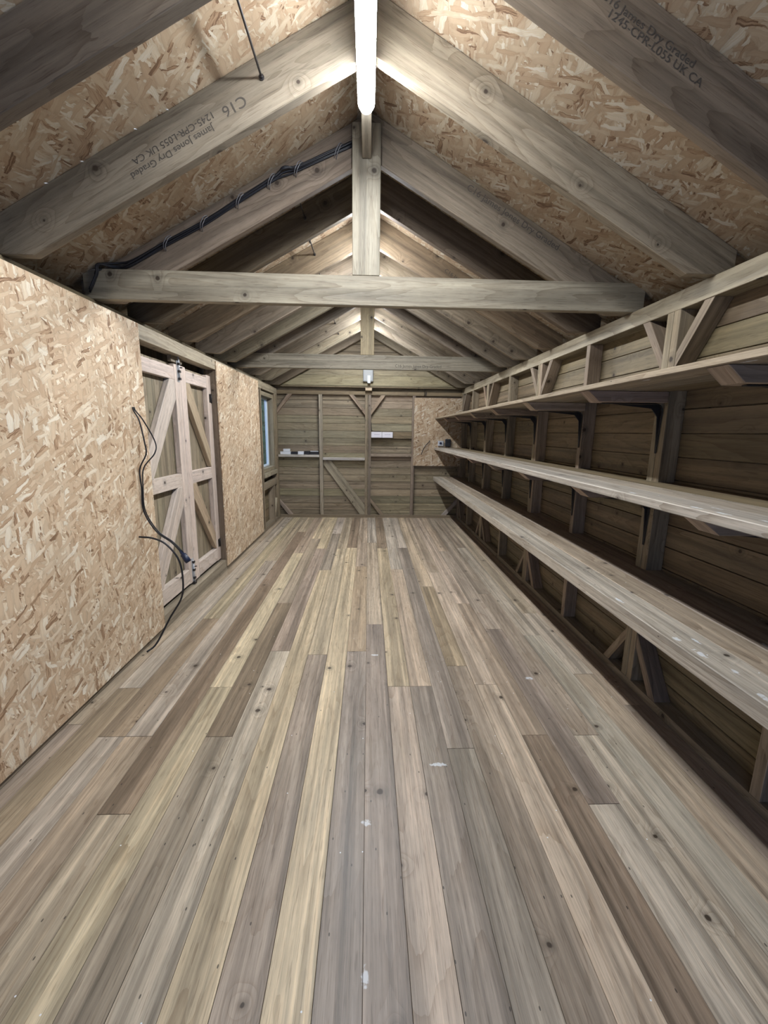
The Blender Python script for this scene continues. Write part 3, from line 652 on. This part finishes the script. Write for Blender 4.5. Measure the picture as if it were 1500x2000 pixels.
# ------------------------------------------------------------------ long hooks out of the left rafters
for i, (y, x, z, ln, wh) in enumerate(((1.965, -0.431, 2.822, 0.40, 'nearest the camera, left of the lamp'), (3.06, -0.424, 2.818, 0.33, 'first behind the near truss'), (3.645, -0.434, 2.822, 0.34, 'second behind the near truss'),
                                 (4.18, -0.437, 2.812, 0.35, 'third behind the near truss'), (5.69, -0.43, 2.80, 0.30, 'first beyond the far tie beam'), (6.27, -0.43, 2.80, 0.30, 'second beyond the far tie beam'))):
    r = empty('long_hook', (x, y, z)); tag(r, 'thin black hook rod on the left rafters, ' + wh, 'hook', 'long thin hooks on the left rafters')
    m = MB(); pts = [(x, y + 0.0, z), (x, y - ln * 0.5, z - 0.004), (x - 0.002, y - ln, z - 0.002)]
    if i in (1, 2): pts += [(x - 0.006, y - ln - 0.012, z + 0.004), (x - 0.012, y - ln, z + 0.010), (x - 0.012, y - ln * 0.55, z + 0.008)]
    m.tube(pts, 0.0045, 8); m.build('rod', 'dark_steel', r)
    m = MB(); m.tube([(x, y - 0.0005, z), (x, y - 0.005, z)], 0.011, 12); m.tube([(x, y - 0.005, z), (x, y - 0.013, z)], 0.007, 6); m.build('washer', 'dark_steel', r)

# ------------------------------------------------------------------ shelves on the right wall
def shelf(zb, zt, label, tone, arm_h, legs):
    r = empty('wall_shelf', (1.35, 3.6, zb)); tag(r, label, 'shelf', 'three long shelves on the right wall')
    xs = [1.10, 1.245, 1.39, 1.533]
    Ya, Yb = -0.4, 7.038
    for i in range(3):
        m = MB(); m.box(xs[i] + 0.0008, xs[i + 1] - 0.0008, Ya, Yb, zb, zt - (0.0 if i == 0 else 0.001), (0, 1, 0), jit(tone[i], 0.03)); m.build('board', 'shelf', r, 0.003)
    m = MB(); prev = Ya
    for yc in STUD_C + [6.985]:
        hw = 0.050 if min(abs(yc - q) for q in (0.53, 2.203, 3.872, 5.54)) < 0.01 else 0.027
        if yc - hw > prev: m.box(1.5345, 1.628, prev, yc - hw, zb + 0.004, zt - 0.002, (0, 1, 0), jit(tone[2], 0.03))
        prev = yc + hw
    m.build('rear_board', 'shelf', r, 0.002)
    for yc in STUD_C:
        za = zb - arm_h
        m = MB(); m.prism([(1.112, yc - 0.046, zb - 0.001), (1.175, yc - 0.046, za), (1.535, yc - 0.046, za), (1.535, yc - 0.046, zb - 0.001)], (0, 0.092, 0), (1, 0, 0), jit((0.38, 0.30, 0.22), 0.08)); a = m.build('support_arm', FR, r, 0.002)
        # black angle bracket: strap under the arm, rounded corner, tapering leg on the stud
        m = MB(); t = 0.004; R_ = 0.035
        yb = yc - 0.004
        def strap(ps, wv):
            for (p, q), (wa, wb_) in zip(zip(ps, ps[1:]), zip(wv, wv[1:])):
                P0, P1 = Vector(p), Vector(q)
                d = (P1 - P0).normalized(); n = Vector((-d.z, 0, d.x)) * t
                m.prism([(P0.x, yb - wa, P0.z), (P1.x, yb - wb_, P1.z), (P1.x, yb + wb_, P1.z), (P0.x, yb + wa, P0.z)], n, (1, 0, 0), (1, 1, 1))
        arc = [(1.528 - R_ + R_ * math.sin(a_), 0, za - 0.006 - R_ + R_ * math.cos(a_)) for a_ in (0, 0.52, 1.05, 1.571)]
        ps = [(1.21, 0, za - 0.006)] + arc + [(1.530, 0, za - legs)]
        strap(ps, [0.010, 0.018, 0.019, 0.019, 0.018, 0.006])
        m.prism([(1.27, yb - 0.003, za - 0.008), (1.527, yb - 0.003, za - 0.008), (1.527, yb - 0.003, za - legs * 0.85), (1.515, yb - 0.003, za - 0.07), (1.48, yb - 0.003, za - 0.028)], (0, 0.006, 0), (1, 0, 0), (1, 1, 1))
        b = m.build('metal_bracket', 'iron', r, 0.001)
    return r
shelf(1.672, 1.697, 'topmost long timber shelf on the right wall, seen from below', [(0.36, 0.315, 0.225), GREYT, OLIVE], 0.055, 0.26)
shelf(1.173, 1.209, 'middle of the three long timber shelves on the right wall', [(0.44, 0.41, 0.345), (0.37, 0.33, 0.26), OLIVE], 0.050, 0.27)
shelf(0.658, 0.722, 'lowest and thickest-edged long timber shelf on the right wall', [(0.45, 0.42, 0.345), (0.36, 0.31, 0.235), (0.33, 0.28, 0.22)], 0.05, 0.13)

# ------------------------------------------------------------------ loose cables through the left board
XO = XL + 0.0125
def clampx(p): return (max(p[0], XO + 0.010), p[1], p[2])
r = empty('plug_lead', (XO, 2.70, 1.57)); tag(r, 'doubled black lead hanging from the left strand board, ending in a dark blue plug', 'cable')
Yc = 2.74
Q = [(-1.54, 1.588), (-1.534, 1.559), (-1.497, 1.50), (-1.476, 1.363), (-1.474, 1.285), (-1.523, 1.187), (-1.552, 1.062), (-1.541, 0.898), (-1.451, 0.758), (-1.358, 0.683), (-1.292, 0.607), (-1.267, 0.568)]
kf = Yc / 2.85
A = [clampx((x * kf, Yc, 1.45 + (z - 1.45) * kf)) for x, z in Q]
A[0] = (XO + 0.0015, Yc, A[0][2])
m = MB(); m.tube(smooth_path(A[:-1]), 0.0046, 8); m.build('cable', 'black', r)
A2 = [(x + 0.0095 + (0.016 if 2 < i < 5 else 0), y + (0.03 if 1 < i < 6 else 0.0), z + 0.004) for i, (x, y, z) in enumerate(A)]; A2[0] = (XO + 0.006, Yc + 0.01, A[0][2])
A2[3] = (A2[3][0], A2[3][1] + 0.05, A2[3][2]); A2[4] = (A2[4][0], A2[4][1] + 0.03, A2[4][2])
m = MB(); m.tube(smooth_path(A2[:-1]), 0.0042, 8); m.build('cable', 'black', r)
p, q = Vector(A[-2]) , Vector(A[-1]); d = (q - p).normalized()
m = MB(); m.tube([p - d * 0.02, p + d * 0.01, p + d * 0.012, p + d * 0.055, p + d * 0.075], 0.01, 12, taper=[0.008, 0.012, 0.018, 0.021, 0.019]); m.build('plug', 'navy', r)
r = empty('cable_tail', (XO, 2.64, 0.72)); tag(r, 'single black cable curving from the left strand board to the floor, below the plug', 'cable')
Yc = 2.66; kf = Yc / 2.85
Q = [(-1.594, 0.72), (-1.482, 0.711), (-1.396, 0.669), (-1.322, 0.568), (-1.30, 0.442), (-1.317, 0.283), (-1.413, 0.122)]
A = [(x * kf, Yc, 1.45 + (z - 1.45) * kf) for x, z in Q]; A[0] = (XO + 0.007, Yc, A[0][2])
A += [(-1.40, 2.62, 0.05), (-1.445, 2.575, 0.012)]
m = MB(); m.tube(smooth_path(A), 0.0062, 8); m.build('cable', 'black', r)

# ------------------------------------------------------------------ things on and by the back wall
ZN = 1.068
def small_box(nm, x0, x1, z0, z1, mat, label, cat, y0=YB - 0.028, y1=YB + 0.03, lid=None):
    r = empty(nm, ((x0 + x1) / 2, (y0 + y1) / 2, z0)); tag(r, label, cat, 'small boxes on the left ledge of the back wall')
    m = MB(); m.box(x0, x1, y0, y1, z0, z0 + (z1 - z0) * 0.72); m.build('box_base', mat, r, 0.0015)
    m = MB(); m.box(x0 - 0.001, x1 + 0.001, y0 - 0.001, y1 + 0.001, z0 + (z1 - z0) * 0.72, z1); m.build('lid', lid or mat, r, 0.0015)
    return r
small_box('white_carton', -1.455, -1.285, ZN + 0.001, ZN + 0.046, 'card', 'long white carton on the left ledge, at the bottom of a stack of two', 'box')
small_box('white_carton', -1.405, -1.300, ZN + 0.048, ZN + 0.090, 'card', 'small white carton sitting on top of the long white carton', 'box')
small_box('black_carton', -1.278, -1.172, ZN + 0.001, ZN + 0.045, 'blackcard', 'small black carton with a pale lid between two white cartons on the ledge', 'box')
small_box('white_carton', -1.166, -1.070, ZN + 0.001, ZN + 0.050, 'card', 'white carton right of the small black carton on the ledge', 'box')
small_box('black_case', -1.062, -0.970, ZN + 0.001, ZN + 0.055, 'blackcard', 'black case on the ledge, left of the wide black case', 'box')
small_box('black_case', -0.964, -0.824, ZN + 0.001, ZN + 0.048, 'blackcard', 'wide black case with a white strip, at the right end of the ledge', 'box', lid='blackcard')
m = MB(); m.box(-0.96, -0.83, YB - 0.030, YB + 0.03, ZN + 0.0505, ZN + 0.058); o = m.build('paper_sheet', 'card'); tag(o, 'folded white paper lying on the wide black case on the ledge', 'paper')
for i, (x0, wh, txt) in enumerate(((0.046, 'left one of the pair, against the centre post', 'lll'), (0.226, 'right one of the pair', 'lll'))):
    r = empty('switch_box', (x0 + 0.09, YB, 1.355)); tag(r, 'pale box on the back wall, ' + wh, 'electrical box', 'pair of pale boxes on the back wall')
    m = MB(); m.box(x0, x0 + 0.176, YB - 0.040, YB + 0.003, 1.357, 1.452); m.build('box_body', 'white', r, 0.004)
    m = MB()
    for q in range(9):
        a = x0 + 0.045 + q * 0.0105 + random.uniform(0, 0.002); m.box(a, a + 0.007, YB - 0.0408, YB - 0.0402, 1.404 + random.uniform(0, .003), 1.411 + random.uniform(0, 0.006))
    m.build('print', 'print', r)
# wires by the centre stud
m = MB(); m.tube(smooth_path([(0.044, YB - 0.004, 1.60), (0.050, YB - 0.01, 1.50), (0.075, YB - 0.012, 1.468), (0.20, YB - 0.012, 1.460)]), 0.004, 6); o = m.build('short_wire', 'black'); tag(o, 'thin dark wire curling from the centre stud to the two pale boxes', 'cable')
# socket and loose lead at the end of the middle shelf
r = empty('socket_box', (1.22, YB - 0.02, 1.25)); tag(r, 'grey metal socket box on the small strand board above the middle shelf end', 'electrical box')
m = MB(); m.box(1.16, 1.25, YB - 0.055, YB - 0.0135, 1.235, 1.32); m.build('box_body', 'steel', r, 0.006)
m = MB(); m.tube([(1.20, YB - 0.056, 1.28), (1.20, YB - 0.066, 1.28)], 0.02, 14); m.build('switch_dial', 'navy', r)
r = empty('charger', (1.33, YB - 0.05, 1.25)); tag(r, 'black charger box on the back board beside the grey socket box', 'charger')
m = MB(); m.box(1.28, 1.37, YB - 0.06, YB - 0.0135, 1.225, 1.35); m.build('box_body', 'blackcard', r, 0.008)
m = MB(); m.box(1.30, 1.35, YB - 0.064, YB - 0.061, 1.29, 1.33); m.build('panel', 'iron', r)
m = MB(); m.tube(smooth_path([(1.02, YB - 0.020, 1.325), (1.01, YB - 0.03, 1.30), (0.96, YB - 0.05, 1.25), (0.91, YB - 0.05, 1.17), (0.885, YB - 0.04, 1.09)]), 0.0055, 8); o = m.build('loose_lead', 'black'); tag(o, 'short dark lead hanging down the small strand board on the back wall', 'cable')
m = MB(); m.box(0.93, 0.945, YB - 0.001, YB + 0.0, 2.04, 2.11); m.tube([(0.90, 6.985, 2.15), (0.905, 7.02, 2.11), (0.915, YB, 2.04)], 0.005, 6); o = m.build('short_strap', 'dark_steel'); tag(o, 'short dark strap on the top plate above the small strand board', 'strap')
